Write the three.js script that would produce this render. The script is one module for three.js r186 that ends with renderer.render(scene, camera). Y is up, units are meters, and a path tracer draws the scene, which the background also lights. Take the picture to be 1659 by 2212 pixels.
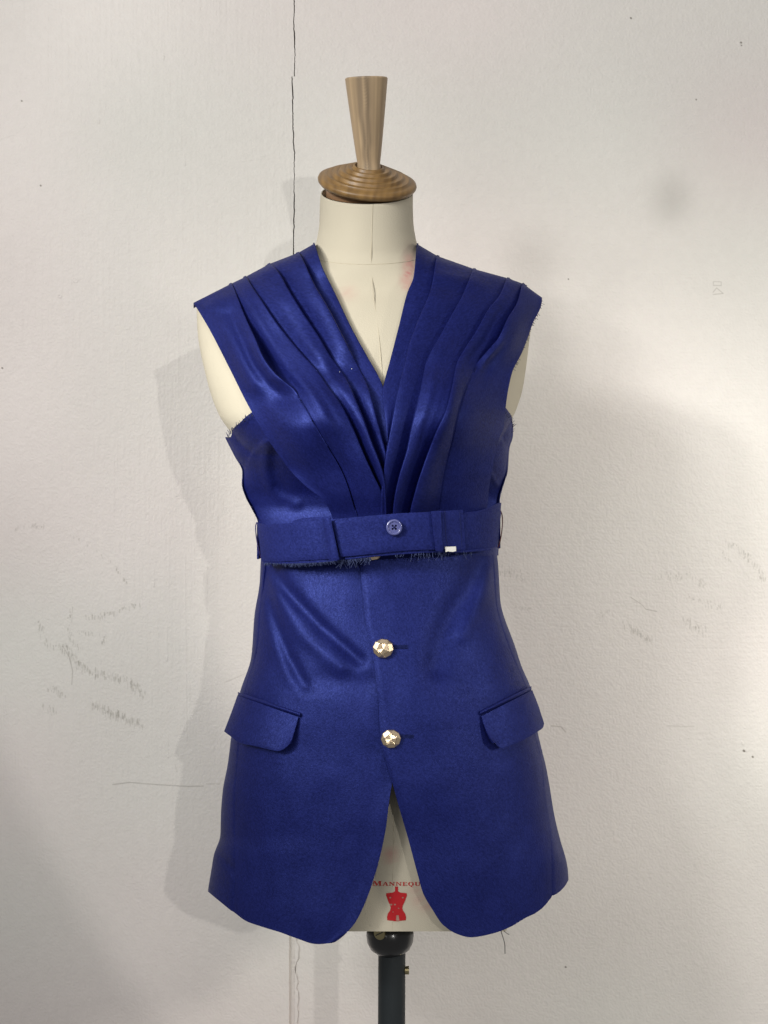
import * as THREE from 'three';
import { mergeGeometries } from 'three/addons/utils/BufferGeometryUtils.js';
import { RectAreaLightUniformsLib } from 'three/addons/lights/RectAreaLightUniformsLib.js';

// ------------------------------------------------------------------ camera, lamps, exposure
const S = 0.575e-3, D = 1.6, CY = 1.25, WALL = -0.38;      // metres per drawing unit at the form's mid plane; camera distance; camera height; wall depth
const scene = new THREE.Scene();
const camera = new THREE.PerspectiveCamera(2 * Math.atan(1106 * S / D) * 180 / Math.PI, 0.75, 0.05, 50);
camera.position.set(0, CY, D);
camera.lookAt(0, CY, 0);
const renderer = new THREE.WebGLRenderer({ antialias: true });
renderer.toneMapping = THREE.LinearToneMapping;
renderer.toneMappingExposure = 1.05;
renderer.shadowMap.enabled = true;
scene.background = new THREE.Color().setRGB(0.175, 0.173, 0.171);   // the unseen white room
RectAreaLightUniformsLib.init();

function spot(x, y, z, tx, ty, tz, candela, halfDeg, penumbra, color, size) {
  const l = new THREE.SpotLight(new THREE.Color().setRGB(...color), candela, 0, halfDeg * Math.PI / 180, penumbra, 2);
  l.position.set(x, CY + y, z); l.target.position.set(tx, CY + ty, tz);
  l.castShadow = true; l.shadow.radius = size; l.shadow.mapSize.set(2048, 2048); l.shadow.bias = -0.0005;
  scene.add(l, l.target);
  return l;
}
spot(-1.8, 0.95, 1.85, -0.15, 0.1, 0.05, 38, 6.8, 1.0, [1, 0.98, 0.93], 14);       // gallery spot on the left, on the bodice
spot(-1.5, 1.25, 2.3, 1.071, 0.286, -0.38, 7, 27.5, 0.012, [1, 0.98, 0.96], 11);       // added wall spot above left; its cone edge shades the lower-left corner
spot(1.2, 0.85, 4.6, 1.103, 0.398, -0.38, 9, 20, 0.004, [1, 0.97, 0.93], 1.5);            // gallery spot far behind the camera, right
spot(1.8, 0.35, 1.3, 0.43, -0.22, -0.38, 7.0, 24, 1.0, [1, 0.94, 0.86], 6);          // warm wash on the wall, right
const ceiling = new THREE.RectAreaLight(new THREE.Color().setRGB(1, 0.985, 0.97), 1.4, 2.6, 1.2);   // ceiling light over the space before the wall
const softFill = new THREE.RectAreaLight(new THREE.Color().setRGB(1, 0.98, 0.955), 4.4, 1.3, 1.3);   // added soft fill from front left, brightening wall and form
softFill.position.set(-1.5, CY + 1.0, 2.7); softFill.lookAt(0.1, CY, -0.3); scene.add(softFill);
ceiling.position.set(-0.5, CY + 1.75, 2.3); ceiling.lookAt(-0.1, CY - 0.1, -0.3); scene.add(ceiling);

// ------------------------------------------------------------------ helpers
const V3 = THREE.Vector3;
let seed = 12345;
const rnd = () => { seed = (seed + 0x6d2b79f5) | 0; let t = Math.imul(seed ^ (seed >>> 15), 1 | seed); t = (t + Math.imul(t ^ (t >>> 7), 61 | t)) ^ t; return ((t ^ (t >>> 14)) >>> 0) / 4294967296; };
const hash = (x, y) => { let h = Math.imul(x, 374761393) + Math.imul(y, 668265263) | 0; h = Math.imul(h ^ (h >>> 13), 1274126177); return ((h ^ (h >>> 16)) >>> 0) / 4294967296; };
function noise(x, y) {                                          // value noise, -1..1
  const xi = Math.floor(x), yi = Math.floor(y), a = x - xi, b = y - yi, p = a * a * (3 - 2 * a), q = b * b * (3 - 2 * b);
  const t = hash(xi, yi), u = hash(xi + 1, yi), v = hash(xi, yi + 1), w = hash(xi + 1, yi + 1);
  return 2 * (t + (u - t) * p + (v - t) * q + (t - u - v + w) * p * q) - 1;
}
const clamp = (x, a, b) => Math.min(b, Math.max(a, x)), lerp = (a, b, t) => a + (b - a) * t;
const smooth = (a, b, x) => { const t = clamp((x - a) / (b - a), 0, 1); return t * t * (3 - 2 * t); };
function spline(rows) {                                         // rows [x, y1, y2 ...] -> x => [y1, y2 ...], smooth and without overshoot
  const n = rows.length, m = rows[0].length - 1, tan = [];
  for (let i = 0; i < n; i++) tan.push(Array.from({ length: m }, (_, c) => {
    const s0 = i ? (rows[i][c + 1] - rows[i - 1][c + 1]) / (rows[i][0] - rows[i - 1][0]) : null, s1 = i < n - 1 ? (rows[i + 1][c + 1] - rows[i][c + 1]) / (rows[i + 1][0] - rows[i][0]) : null;
    if (s0 === null) return s1; if (s1 === null) return s0;
    return s0 * s1 <= 0 ? 0 : 2 * s0 * s1 / (s0 + s1);
  }));
  return (x) => {
    x = clamp(x, rows[0][0], rows[n - 1][0]);
    let i = 0; while (i < n - 2 && x > rows[i + 1][0]) i++;
    const h = rows[i + 1][0] - rows[i][0], t = (x - rows[i][0]) / h, t2 = t * t, t3 = t2 * t;
    return Array.from({ length: m }, (_, c) => (2 * t3 - 3 * t2 + 1) * rows[i][c + 1] + (t3 - 2 * t2 + t) * h * tan[i][c] + (3 * t2 - 2 * t3) * rows[i + 1][c + 1] + (t3 - t2) * h * tan[i + 1][c]);
  };
}
// drawing units (1659 x 2212, at the form's mid plane) and a depth in metres -> a point in the room
const P = (u, v, z) => { const k = (D - z) / D; return new V3((u - 829.5) * S * k, CY + (1106 - v) * S * k, z); };

function polyline(pts) {                                        // smooth curve by arc length through [u, v] points, f 0..1
  const c = new THREE.CatmullRomCurve3(pts.map(([u, v]) => new V3(u, v, 0)), false, 'centripetal');
  c.arcLengthDivisions = 400;
  return (f) => { const p = c.getPointAt(clamp(f, 0, 1)); return [p.x, p.y]; };
}
function byHeight(pts) {                                        // [u, v] points with growing v -> f along v from first to last
  const sp = spline(pts.map(([u, v]) => [v, u])), a = pts[0][1], b = pts[pts.length - 1][1];
  return (f) => { const v = a + (b - a) * f; return [sp(v)[0], v]; };
}
function groove(u, v, pts, width, depth) {                      // soft crease along a polyline
  let d = 1e9;
  for (let i = 0; i < pts.length - 1; i++) {
    const [ax, ay] = pts[i], [bx, by] = pts[i + 1], t = clamp(((u - ax) * (bx - ax) + (v - ay) * (by - ay)) / ((bx - ax) ** 2 + (by - ay) ** 2), 0, 1);
    d = Math.min(d, Math.hypot(u - ax - t * (bx - ax), v - ay - t * (by - ay)));
  }
  return depth * Math.exp(-d * d / (width * width));
}
// a grid of points [i][j] -> cloth: outer face, inner face `thick` below it, rims. Columns c0..c1 only, normals from the whole grid.
function cloth(grid, thick = 0.0012, c0 = 0, c1 = grid.length - 1, wrap = false) {
  const nu = grid.length, nv = grid[0].length, nor = [];
  let sign = 0;
  for (let i = 0; i < nu; i++) {
    nor.push([]);
    for (let j = 0; j < nv; j++) {
      const a = grid[wrap && i === 0 ? nu - 2 : Math.max(i - 1, 0)][j], b = grid[wrap && i === nu - 1 ? 1 : Math.min(i + 1, nu - 1)][j], c = grid[i][Math.max(j - 1, 0)], d = grid[i][Math.min(j + 1, nv - 1)];
      const n = new V3().subVectors(b, a).cross(new V3().subVectors(d, c));
      nor[i].push(n.lengthSq() > 0 ? n.normalize() : new V3(0, 0, 1));
      const p = grid[i][j];
      sign += n.x * p.x + n.z * (p.z + 0.02);
    }
  }
  if (sign < 0) nor.flat().forEach((n) => n.negate());
  const pos = [], norm = [], uv = [], idx = [], W = nv, at = (side, i, j) => side * (c1 - c0 + 1) * W + (i - c0) * W + j;
  const arc = [0], mid = nv >> 1, off = 7.3 * hash(nu, nv); for (let i = 1; i < nu; i++) arc.push(arc[i - 1] + grid[i][mid].distanceTo(grid[i - 1][mid]));
  let here = 0;
  const put = (p, n, i = here) => { pos.push(p.x, p.y, p.z); norm.push(n.x, n.y, n.z); uv.push((arc[i] + off) * 4, p.y * 4); };
  for (let i = c0; i <= c1; i++) for (let j = 0; j < nv; j++) put(grid[i][j], nor[i][j], i);
  for (let i = c0; i <= c1; i++) for (let j = 0; j < nv; j++) put(grid[i][j].clone().addScaledVector(nor[i][j], -thick), nor[i][j].clone().negate(), i);
  const quad = (a, b, c, d) => sign > 0 ? idx.push(a, b, c, a, c, d) : idx.push(a, c, b, a, d, c);
  for (let i = c0; i < c1; i++) for (let j = 0; j < nv - 1; j++) {
    quad(at(0, i, j), at(0, i + 1, j), at(0, i + 1, j + 1), at(0, i, j + 1));
    quad(at(1, i, j), at(1, i, j + 1), at(1, i + 1, j + 1), at(1, i + 1, j));
  }
  const rim = (list, turn) => {
    for (let k = 0; k < list.length - 1; k++) {
      const [i, j] = list[k], [p, q] = list[k + 1]; here = i; const A = grid[i][j], B = grid[p][q], A2 = A.clone().addScaledVector(nor[i][j], -thick), B2 = B.clone().addScaledVector(nor[p][q], -thick);
      const n = new V3().subVectors(B, A).cross(nor[i][j]).multiplyScalar(turn * (sign > 0 ? 1 : -1)).normalize(), o = pos.length / 3;
      put(A, n); put(B, n); put(B2, n); put(A2, n);
      turn * (sign > 0 ? 1 : -1) > 0 ? idx.push(o, o + 2, o + 1, o, o + 3, o + 2) : idx.push(o, o + 1, o + 2, o, o + 2, o + 3);
    }
  };
  const cols = Array.from({ length: c1 - c0 + 1 }, (_, k) => c0 + k), rows = Array.from({ length: nv }, (_, k) => k);
  rim(cols.map((i) => [i, 0]), 1); rim(cols.map((i) => [i, nv - 1]), -1);
  if (!wrap) { rim(rows.map((j) => [c0, j]), -1); rim(rows.map((j) => [c1, j]), 1); }
  return geom(pos, norm, uv, idx);
}
function geom(pos, norm, uv, idx) {
  const g = new THREE.BufferGeometry();
  g.setAttribute('position', new THREE.Float32BufferAttribute(pos, 3));
  if (norm) g.setAttribute('normal', new THREE.Float32BufferAttribute(norm, 3));
  if (uv) g.setAttribute('uv', new THREE.Float32BufferAttribute(uv, 2));
  g.setIndex(idx);
  if (!norm) g.computeVertexNormals();
  return g;
}
const makeGrid = (nu, nv, f) => Array.from({ length: nu + 1 }, (_, i) => Array.from({ length: nv + 1 }, (_, j) => f(i / nu, j / nv, i, j)));
function coons(top, bottom, left, right) {                      // four curves f -> [u, v]; (a across, b down)
  const c00 = top(0), c10 = top(1), c01 = bottom(0), c11 = bottom(1);
  return (a, b) => [0, 1].map((k) => (1 - b) * top(a)[k] + b * bottom(a)[k] + (1 - a) * left(b)[k] + a * right(b)[k]
    - ((1 - a) * (1 - b) * c00[k] + a * (1 - b) * c10[k] + (1 - a) * b * c01[k] + a * b * c11[k]));
}
function tube(points, r, seg = 24, sides = 6, closed = false) {
  return new THREE.TubeGeometry(new THREE.CatmullRomCurve3(points, closed), seg, r, sides, closed);
}
const used = {};
function numbered(n) { used[n] = (used[n] ?? -1) + 1; return used[n] ? n + '_' + String(used[n]).padStart(3, '0') : n; }
function thing(name, label, category, pos) {
  const g = new THREE.Group(); g.name = numbered(name); g.position.copy(pos); g.userData = { label, category }; scene.add(g);
  return g;
}
function part(name, geometry, material, parent, label) {        // geometry in room coordinates; moved into the parent's own
  parent.updateWorldMatrix(true, false);
  geometry.applyMatrix4(parent.matrixWorld.clone().invert());
  const m = new THREE.Mesh(geometry, material); m.name = name; m.castShadow = m.receiveShadow = true;
  if (label) m.userData.label = label;
  parent.add(m);
  return m;
}

// ------------------------------------------------------------------ textures and materials
function dataTexture(w, h, f, srgb = false) {
  const d = new Uint8Array(w * h * 4);
  for (let y = 0; y < h; y++) for (let x = 0; x < w; x++) { const c = f(x, y), o = (y * w + x) * 4; for (let k = 0; k < 3; k++) d[o + k] = clamp(Math.round(255 * (Array.isArray(c) ? c[k] : c)), 0, 255); d[o + 3] = 255; }
  const t = new THREE.DataTexture(d, w, h); t.magFilter = THREE.LinearFilter; t.minFilter = THREE.LinearMipmapLinearFilter; t.wrapS = t.wrapT = THREE.RepeatWrapping;
  if (srgb) t.colorSpace = THREE.SRGBColorSpace; t.needsUpdate = true;
  return t;
}
// satin: a fine twill with a scatter of brighter floats (0.25 m square)
const satinBump = dataTexture(512, 512, (x, y) => 0.5 + 0.3 * noise(x / 2.4, y / 2.4) + 0.2 * (hash(x, y) - 0.5));
const satinRough = dataTexture(512, 512, (x, y) => 0.9 + 0.1 * noise(x / 2.6 + 80, y / 2.6));
const satinColor = dataTexture(512, 512, (x, y) => { const n = 0.72 + 0.15 * noise(x / 2.4, y / 2.4) + 0.07 * noise(x / 4.5 + 50, y / 4.5) + 0.05 * noise(x / 32, y / 32) + (hash(x >> 1, (y >> 1) + 400) > 0.985 ? 0.28 : 0); return [n, n, n]; });
function satin(color, rough, spec = [0.2, 0.28, 1]) {
  const m = new THREE.MeshPhysicalMaterial({ color: new THREE.Color().setRGB(...color), roughness: rough, map: satinColor, roughnessMap: satinRough, bumpMap: satinBump, bumpScale: 0.0002, side: THREE.DoubleSide });
  m.specularColor = new THREE.Color().setRGB(...spec); m.specularColorMap = satinColor; m.specularIntensity = 1; m.ior = 2.05;
  return m;
}
const BLUE = satin([0.0042, 0.006, 0.08], 0.65), BLUE_BELT = satin([0.0065, 0.009, 0.088], 0.82), PURPLE = satin([0.03, 0.012, 0.05], 0.7);
const std = (color, rough, more = {}) => new THREE.MeshStandardMaterial({ color: new THREE.Color().setRGB(...color), roughness: rough, ...more });
const linen = dataTexture(512, 512, (x, y) => 0.5 + 0.25 * (hash(x >> 1, y) - 0.5) + 0.25 * (hash(x + 50, (y >> 1) + 9) - 0.5) + 0.12 * noise(x / 20, y / 20));
const LINEN = std([0.52, 0.475, 0.37], 0.85, { vertexColors: true, bumpMap: linen, bumpScale: 0.0004 });
const SEAM = std([0.5, 0.45, 0.34], 0.95);
function woodTexture(dark, light, rings) {
  return dataTexture(512, 512, (x, y) => {
    const u = x / 512, v = y / 512, c = Math.abs(((u * 2 + 0.02 * noise(v * 9, 3)) % 1) - 0.5);
    const cath = Math.sin(2 * Math.PI * (v * rings - 60 * (u * 2 % 1 - 0.5) ** 2 * 3 + 0.6 * noise(u * 6, v * 5)));
    const mid = Math.exp(-(((c - 0.06) / 0.055) ** 2));
    const k = clamp(0.62 + 0.16 * noise(u * 60, v * 3) + 0.12 * noise(u * 14 + 7, v * 2) - 0.42 * mid - 0.15 * mid * cath, 0, 1);
    return [0, 1, 2].map((i) => dark[i] + (light[i] - dark[i]) * k);
  }, true);
}
const HANDLE = std([1, 1, 1], 0.5, { map: woodTexture([0.5, 0.43, 0.34], [0.83, 0.72, 0.57], 40) });
const capTex = dataTexture(512, 512, (x, y) => { const a = x / 512 - 0.5, b = y / 512 - 0.5, r = Math.hypot(a * 1.0 + 0.12, b * 0.35 + 0.02 * noise(a * 9, b * 9)); const k = clamp(0.5 + 0.13 * Math.sin(r * 120 + 2 * noise(a * 5, b * 5)) + 0.25 * noise(a * 40, b * 6), 0, 1); return [lerp(0.42, 0.6, k), lerp(0.32, 0.47, k), lerp(0.19, 0.28, k)]; }, true);
const CAP = std([1, 1, 1], 0.42, { map: capTex });
const BLACK = new THREE.MeshPhysicalMaterial({ color: new THREE.Color().setRGB(0.012, 0.012, 0.013), roughness: 0.3, clearcoat: 0.5, clearcoatRoughness: 0.15 });
const POLE = std([0.012, 0.017, 0.02], 0.55, { bumpMap: linen, bumpScale: 0.0003 });
const BRASS = std([0.42, 0.36, 0.2], 0.35, { metalness: 1 });
const GOLD = new THREE.MeshStandardMaterial({ color: new THREE.Color().setRGB(0.9, 0.72, 0.5), roughness: 0.36, metalness: 1, flatShading: true });
const STEEL = std([0.75, 0.75, 0.72], 0.3, { metalness: 1 });

// ------------------------------------------------------------------ the wall: two painted boards, a crack between them
const wallK = (D - WALL) / D, wallX = (u) => (u - 829.5) * S * wallK, wallY = (v) => CY + (1106 - v) * S * wallK;
const T0 = [-341, -345], TS = 2900;                              // the texture covers TS x TS drawing units from T0
const TN = 2048, px = (u) => (u - T0[0]) / TS * TN, py = (v) => (v - T0[1]) / TS * TN;
function canvas(w, h, draw) { const c = document.createElement('canvas'); c.width = w; c.height = h; draw(c.getContext('2d')); return c; }
const CRACK = [[-400, 636], [60, 635], [120, 637.5], [165, 636], [165, 631], [200, 632], [258, 632.5], [300, 633.5], [330, 636], [420, 635.5], [470, 634.5], [560, 634], [1000, 634], [1900, 641], [2030, 640], [2045, 646], [2068, 645], [2085, 638.5], [2100, 637.5], [2120, 644], [2135, 640], [2142, 645], [2160, 646], [2175, 642], [2190, 645], [2212, 642], [2300, 644], [2600, 640]];
const crackAt = (v) => { let i = 0; while (i < CRACK.length - 2 && v > CRACK[i + 1][0]) i++; const [a, p] = CRACK[i], [b, q] = CRACK[i + 1]; return a === b ? q : lerp(p, q, clamp((v - a) / (b - a), 0, 1)); };
{
  const bumpC = canvas(TN, TN, (g) => {                          // hand-made relief strokes over grey: drips, dents, filler edges
    g.fillStyle = '#808080'; g.fillRect(0, 0, TN, TN);
    const k = TN / TS; g.lineCap = 'round';
    const stroke = (pts, w, tone, a = 1) => { g.strokeStyle = `rgba(${tone},${tone},${tone},${a})`; g.lineWidth = w * k; g.beginPath(); pts.forEach(([u, v], i) => i ? g.lineTo(px(u), py(v)) : g.moveTo(px(u), py(v))); g.stroke(); };
    const bulge = [[588, 420], [592, 440], [596, 460], [602, 485], [606, 505], [616, 530], [622, 560], [626, 620]];
    g.filter = 'blur(2px)';
    stroke(bulge.map(([u, v]) => [u - 1, v]), 9, 205); stroke(bulge.map(([u, v]) => [u + 14, v + 8]), 10, 190, 0.7);
    g.filter = 'none';
    for (const [u, v, l] of [[212, 225, 34], [398, 330, 20], [352, 110, 12], [640, 150, 0], [710, 1120, 20], [332, 1230, 30], [360, 1330, 90], [362, 1590, 40]]) { stroke([[u, v], [u + 0.6, v + l]], 2.2, 185, 0.8); stroke([[u + 0.6, v + l], [u + 0.8, v + l + 6]], 4.5, 235); }
    for (const [u, v, r] of [[163, 605, 7], [160, 603, 4], [129, 640, 5], [652, 534, 4]]) { g.fillStyle = 'rgba(225,225,225,1)'; g.beginPath(); g.ellipse(px(u), py(v), r * k, r * 0.8 * k, 0.4, 0, 7); g.fill(); g.fillStyle = 'rgba(60,60,60,1)'; g.beginPath(); g.ellipse(px(u - 1), py(v - 1), r * 0.45 * k, r * 0.3 * k, 0, 0, 7); g.fill(); }
    stroke([[384, 620], [385, 760], [383, 900], [381, 1000]], 1.6, 175, 0.7); stroke([[400, 1200], [401, 1420], [403, 1600]], 3, 190, 0.8); stroke([[391, 110], [392, 400], [394, 600]], 1.6, 165, 0.6);
    stroke([[0, 300], [30, 290], [58, 268]], 3, 205, 0.7); stroke([[540, 345], [575, 335], [590, 330]], 4, 200, 0.7); stroke([[500, 350], [560, 344], [625, 338]], 2, 190, 0.6);
    for (let i = 0; i < 26; i++) { const v = 425 + i * 8.5 + rnd() * 6, a = 935 + rnd() * 120, b = 1380 + rnd() * 200; stroke([[a, v], [(a + b) / 2, v + 5], [b, v + 9 + rnd() * 3]], 1.3, rnd() > 0.4 ? 165 : 95, 0.55); }
    for (let i = 0; i < 60; i++) { const u = rnd() * 420, v = 300 + rnd() * 350, l = 80 + rnd() * 260, t = (rnd() - 0.35) * 0.12; stroke([[u, v], [u + l * t, v + l]], 1.2, rnd() > 0.4 ? 162 : 100, 0.45); }
    for (const [u, v] of [[1604, 1605], [1611, 1620], [1597, 95]]) { g.fillStyle = 'rgb(240,240,240)'; g.beginPath(); g.ellipse(px(u), py(v), 2.4 * k, 5 * k, -0.5, 0, 7); g.fill(); }
  });
  const hand = bumpC.getContext('2d').getImageData(0, 0, TN, TN).data;
  const bump = dataTexture(TN, TN, (x, yy) => {
    const y = TN - 1 - yy, u = x / TN * TS + T0[0], v = y / TN * TS + T0[1], onLeft = u < 636;
    const mask = smooth(-0.3, 0.5, noise(u / 170 + 11, v / 210));
    let h = 0.5 + 0.12 * noise(u / 3.1, v / 3.1) + 0.05 * noise(u / 8 + 40, v / 8) + 0.03 * noise(u / 90, v / 90) + 0.05 * hash(x, y);
    const peel = noise(u / 6.5 + 300, v / 5.5 + 20); h += 0.11 * Math.max(0, peel - 0.25) * (onLeft ? 0.6 : 1.15);
    h += onLeft ? 0.085 * mask * noise(u / 3.4, v / 140) + 0.05 * noise(u / 5 + 9, v / 60) : 0.05 * (1 - mask) * noise(u / 150, v / 3.6);
    return h + (hand[(y * TN + x) * 4] - 128) / 255 * 0.85;
  });
  const colorC = canvas(TN, TN, (g) => {
    g.fillStyle = '#fff'; g.fillRect(0, 0, TN, TN);
    const k = TN / TS;
    const scuff = (pts, n, spread, len, alpha, vert = 1) => {    // shoe and chair marks caught on the paint's relief: rows of short ticks
      const f = polyline(pts);
      for (let i = 0; i < n; i++) { const [u, v] = f(rnd()), x = px(u + (rnd() - 0.5) * spread), y = py(v + (rnd() - 0.5) * spread), l = (0.4 + rnd()) * len * k; g.strokeStyle = `rgba(104,102,90,${alpha * 0.5 * (0.35 + 0.65 * rnd())})`; g.lineWidth = (0.8 + rnd() * 1.2) * k; g.beginPath(); g.moveTo(x, y); g.lineTo(x + (vert ? (rnd() - 0.5) * l * 0.3 : l), y + (vert ? l : (rnd() - 0.5) * l * 0.4)); g.stroke(); }
    };
    const line = (pts, w, a) => { g.strokeStyle = `rgba(104,100,90,${a * 0.5})`; g.lineWidth = w * k; g.beginPath(); pts.forEach(([u, v], i) => i ? g.lineTo(px(u), py(v)) : g.moveTo(px(u), py(v))); g.stroke(); };
    scuff([[30, 1140], [60, 1132], [100, 1135]], 22, 8, 6, 0.5); scuff([[150, 1150], [200, 1185], [245, 1215]], 14, 5, 4, 0.4); scuff([[250, 1225], [275, 1260]], 16, 4, 5, 0.55);
    scuff([[180, 1330], [230, 1325], [300, 1300]], 46, 9, 7, 0.6); scuff([[155, 1310], [150, 1350], [160, 1390], [180, 1400]], 34, 9, 8, 0.5); scuff([[165, 1365], [225, 1372], [222, 1390]], 34, 8, 6, 0.5);
    scuff([[80, 1335], [95, 1370], [110, 1390], [145, 1400]], 40, 14, 7, 0.55); scuff([[135, 1390], [180, 1440], [240, 1458], [290, 1475], [310, 1500]], 150, 16, 9, 0.55); scuff([[105, 1480], [140, 1500]], 26, 14, 8, 0.45); scuff([[200, 1515], [230, 1530], [260, 1542], [305, 1560]], 90, 13, 12, 0.55); scuff([[90, 1520], [120, 1535]], 14, 10, 9, 0.4);
    line([[135, 1395], [150, 1420], [157, 1450], [155, 1480]], 1.7, 0.55);
    line([[243, 1695], [280, 1690], [305, 1692], [340, 1695], [405, 1699], [440, 1698]], 1.8, 0.6); line([[445, 1693], [475, 1694]], 1.5, 0.5); line([[378, 1650], [382, 1668]], 1.5, 0.3); line([[485, 1475], [530, 1455]], 2, 0.25);
    scuff([[1560, 1190], [1580, 1215]], 14, 6, 5, 0.35); scuff([[1430, 1240], [1500, 1245], [1520, 1262]], 44, 16, 6, 0.4); scuff([[1565, 1165], [1610, 1195], [1650, 1245]], 70, 12, 8, 0.42); scuff([[1490, 1290], [1560, 1310]], 34, 12, 6, 0.4); scuff([[1480, 1340], [1520, 1362]], 46, 22, 8, 0.4); scuff([[1345, 1345], [1390, 1370], [1410, 1385]], 60, 12, 8, 0.42); scuff([[1290, 1330], [1320, 1318]], 16, 8, 5, 0.35); scuff([[1085, 1225], [1130, 1245]], 26, 22, 7, 0.42); scuff([[1110, 1310], [1150, 1312]], 14, 5, 5, 0.42);
    line([[1362, 1290], [1385, 1305], [1395, 1316], [1419, 1321]], 1.1, 0.85); line([[1190, 1568], [1212, 1570], [1222, 1582]], 2.6, 0.42); line([[1442, 1568], [1500, 1570]], 1.8, 0.28);
    line([[1541, 608], [1558, 609], [1558, 617], [1541, 617], [1541, 608]], 1.6, 0.45); line([[1540, 632], [1548, 622], [1562, 634], [1540, 636]], 1.7, 0.5);
    for (const [u, v, r] of [[1222, 2089, 2.2], [1504, 215, 1.8], [1601, 92, 2.4], [1602, 98, 1.6], [1363, 39, 2.4], [5, 795, 2.2], [47, 218, 2], [88, 401, 2], [985, 1706, 2], [1228, 603, 1.6], [1626, 1635, 2.5], [1607, 1622, 3]]) { g.fillStyle = 'rgba(85,80,70,0.75)'; g.beginPath(); g.ellipse(px(u), py(v), r * k, r * 0.7 * k, 0.6, 0, 7); g.fill(); }
    g.filter = 'blur(14px)'; g.fillStyle = 'rgba(110,106,98,0.15)'; g.beginPath(); g.ellipse(px(1450), py(428), 38 * k, 52 * k, 0.2, 0, 7); g.fill(); g.filter = 'none';  // neck cap's faint shadow, painted into the wall colour as a grey spot
  });
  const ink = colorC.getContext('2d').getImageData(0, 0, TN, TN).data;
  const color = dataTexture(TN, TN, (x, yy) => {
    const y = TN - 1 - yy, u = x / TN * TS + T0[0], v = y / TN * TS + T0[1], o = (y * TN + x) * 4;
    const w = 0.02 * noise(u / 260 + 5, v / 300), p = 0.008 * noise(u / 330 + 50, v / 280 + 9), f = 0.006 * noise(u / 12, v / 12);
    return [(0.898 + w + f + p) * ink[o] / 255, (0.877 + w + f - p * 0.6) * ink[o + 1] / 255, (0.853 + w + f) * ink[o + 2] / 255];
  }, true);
  for (const t of [color, bump]) t.wrapS = t.wrapT = THREE.MirroredRepeatWrapping;
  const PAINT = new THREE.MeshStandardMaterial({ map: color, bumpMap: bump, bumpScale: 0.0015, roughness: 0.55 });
  const DUST = std([0.2, 0.16, 0.14], 0.95);
  const wall = new THREE.Group(); wall.name = 'wall'; wall.position.set(0, CY, WALL); wall.userData = { kind: 'structure', label: 'white painted plasterboard wall with a cracked vertical joint and scuff marks' }; scene.add(wall);
  const board = (pts, depth, z0) => {
    const sh = new THREE.Shape(pts.map(([u, v]) => new THREE.Vector2(wallX(u), wallY(v))));
    const g = new THREE.ExtrudeGeometry(sh, { depth, bevelEnabled: false }); g.translate(0, 0, z0 - depth);
    const p = g.attributes.position, uv = new Float32Array(p.count * 2);
    for (let i = 0; i < p.count; i++) { const u = p.getX(i) / S / wallK + 829.5, v = 1106 - (p.getY(i) - CY) / S / wallK; uv[2 * i] = (u - T0[0]) / TS; uv[2 * i + 1] = 1 - (v - T0[1]) / TS; }
    g.setAttribute('uv', new THREE.BufferAttribute(uv, 2));
    return g;
  };
  const vs = []; for (let v = -1200; v <= 3000; v += v > -20 && v < 2260 ? 3 : 20) vs.push(v); vs.push(164.9, 165.1); vs.sort((a, b) => a - b);
  const wob = (v, k) => 0.7 * noise(v / 7, k) + 0.5 * noise(v / 2.6, k + 5);
  const wide = (v) => v < 1900 ? 1.5 + 0.7 * noise(v / 40, 3) : 3.2 + 1.8 * noise(v / 9, 8);
  const leftEdge = vs.map((v) => [v < 1500 ? crackAt(v) - 1 + wob(v, 1) : 624.5 + 0.4 * wob(v, 1), v]);
  const rightEdge = vs.map((v) => [crackAt(v) + wide(v) - 0.4 + wob(v, v < 1900 ? 1 : 30), v]);
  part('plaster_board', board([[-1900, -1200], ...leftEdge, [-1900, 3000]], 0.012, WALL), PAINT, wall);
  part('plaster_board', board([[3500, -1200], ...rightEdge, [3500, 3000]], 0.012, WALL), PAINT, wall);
  const low = vs.filter((v) => v >= 1500);
  part('joint_strip', board([...low.map((v) => [612, v]), ...low.map((v) => [638, v]).reverse()], 0.006, WALL - 0.006), PAINT, wall);
  part('joint_strip', board([...low.map((v) => [638.5, v]), ...low.map((v) => [662, v]).reverse()], 0.008, WALL - 0.0024), PAINT, wall);
  part('filler_strip', board([...low.map((v) => [636.5 + 0.3 * wob(v, 4), v]), ...low.map((v) => [crackAt(v) - 0.6 + wob(v, 22), v]).reverse()], 0.011, WALL - 0.0006), PAINT, wall);
  part('batten', new THREE.BoxGeometry(0.12, 3.1, 0.02).translate(wallX(636), wallY(900), WALL - 0.0285), DUST, wall);
}

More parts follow.
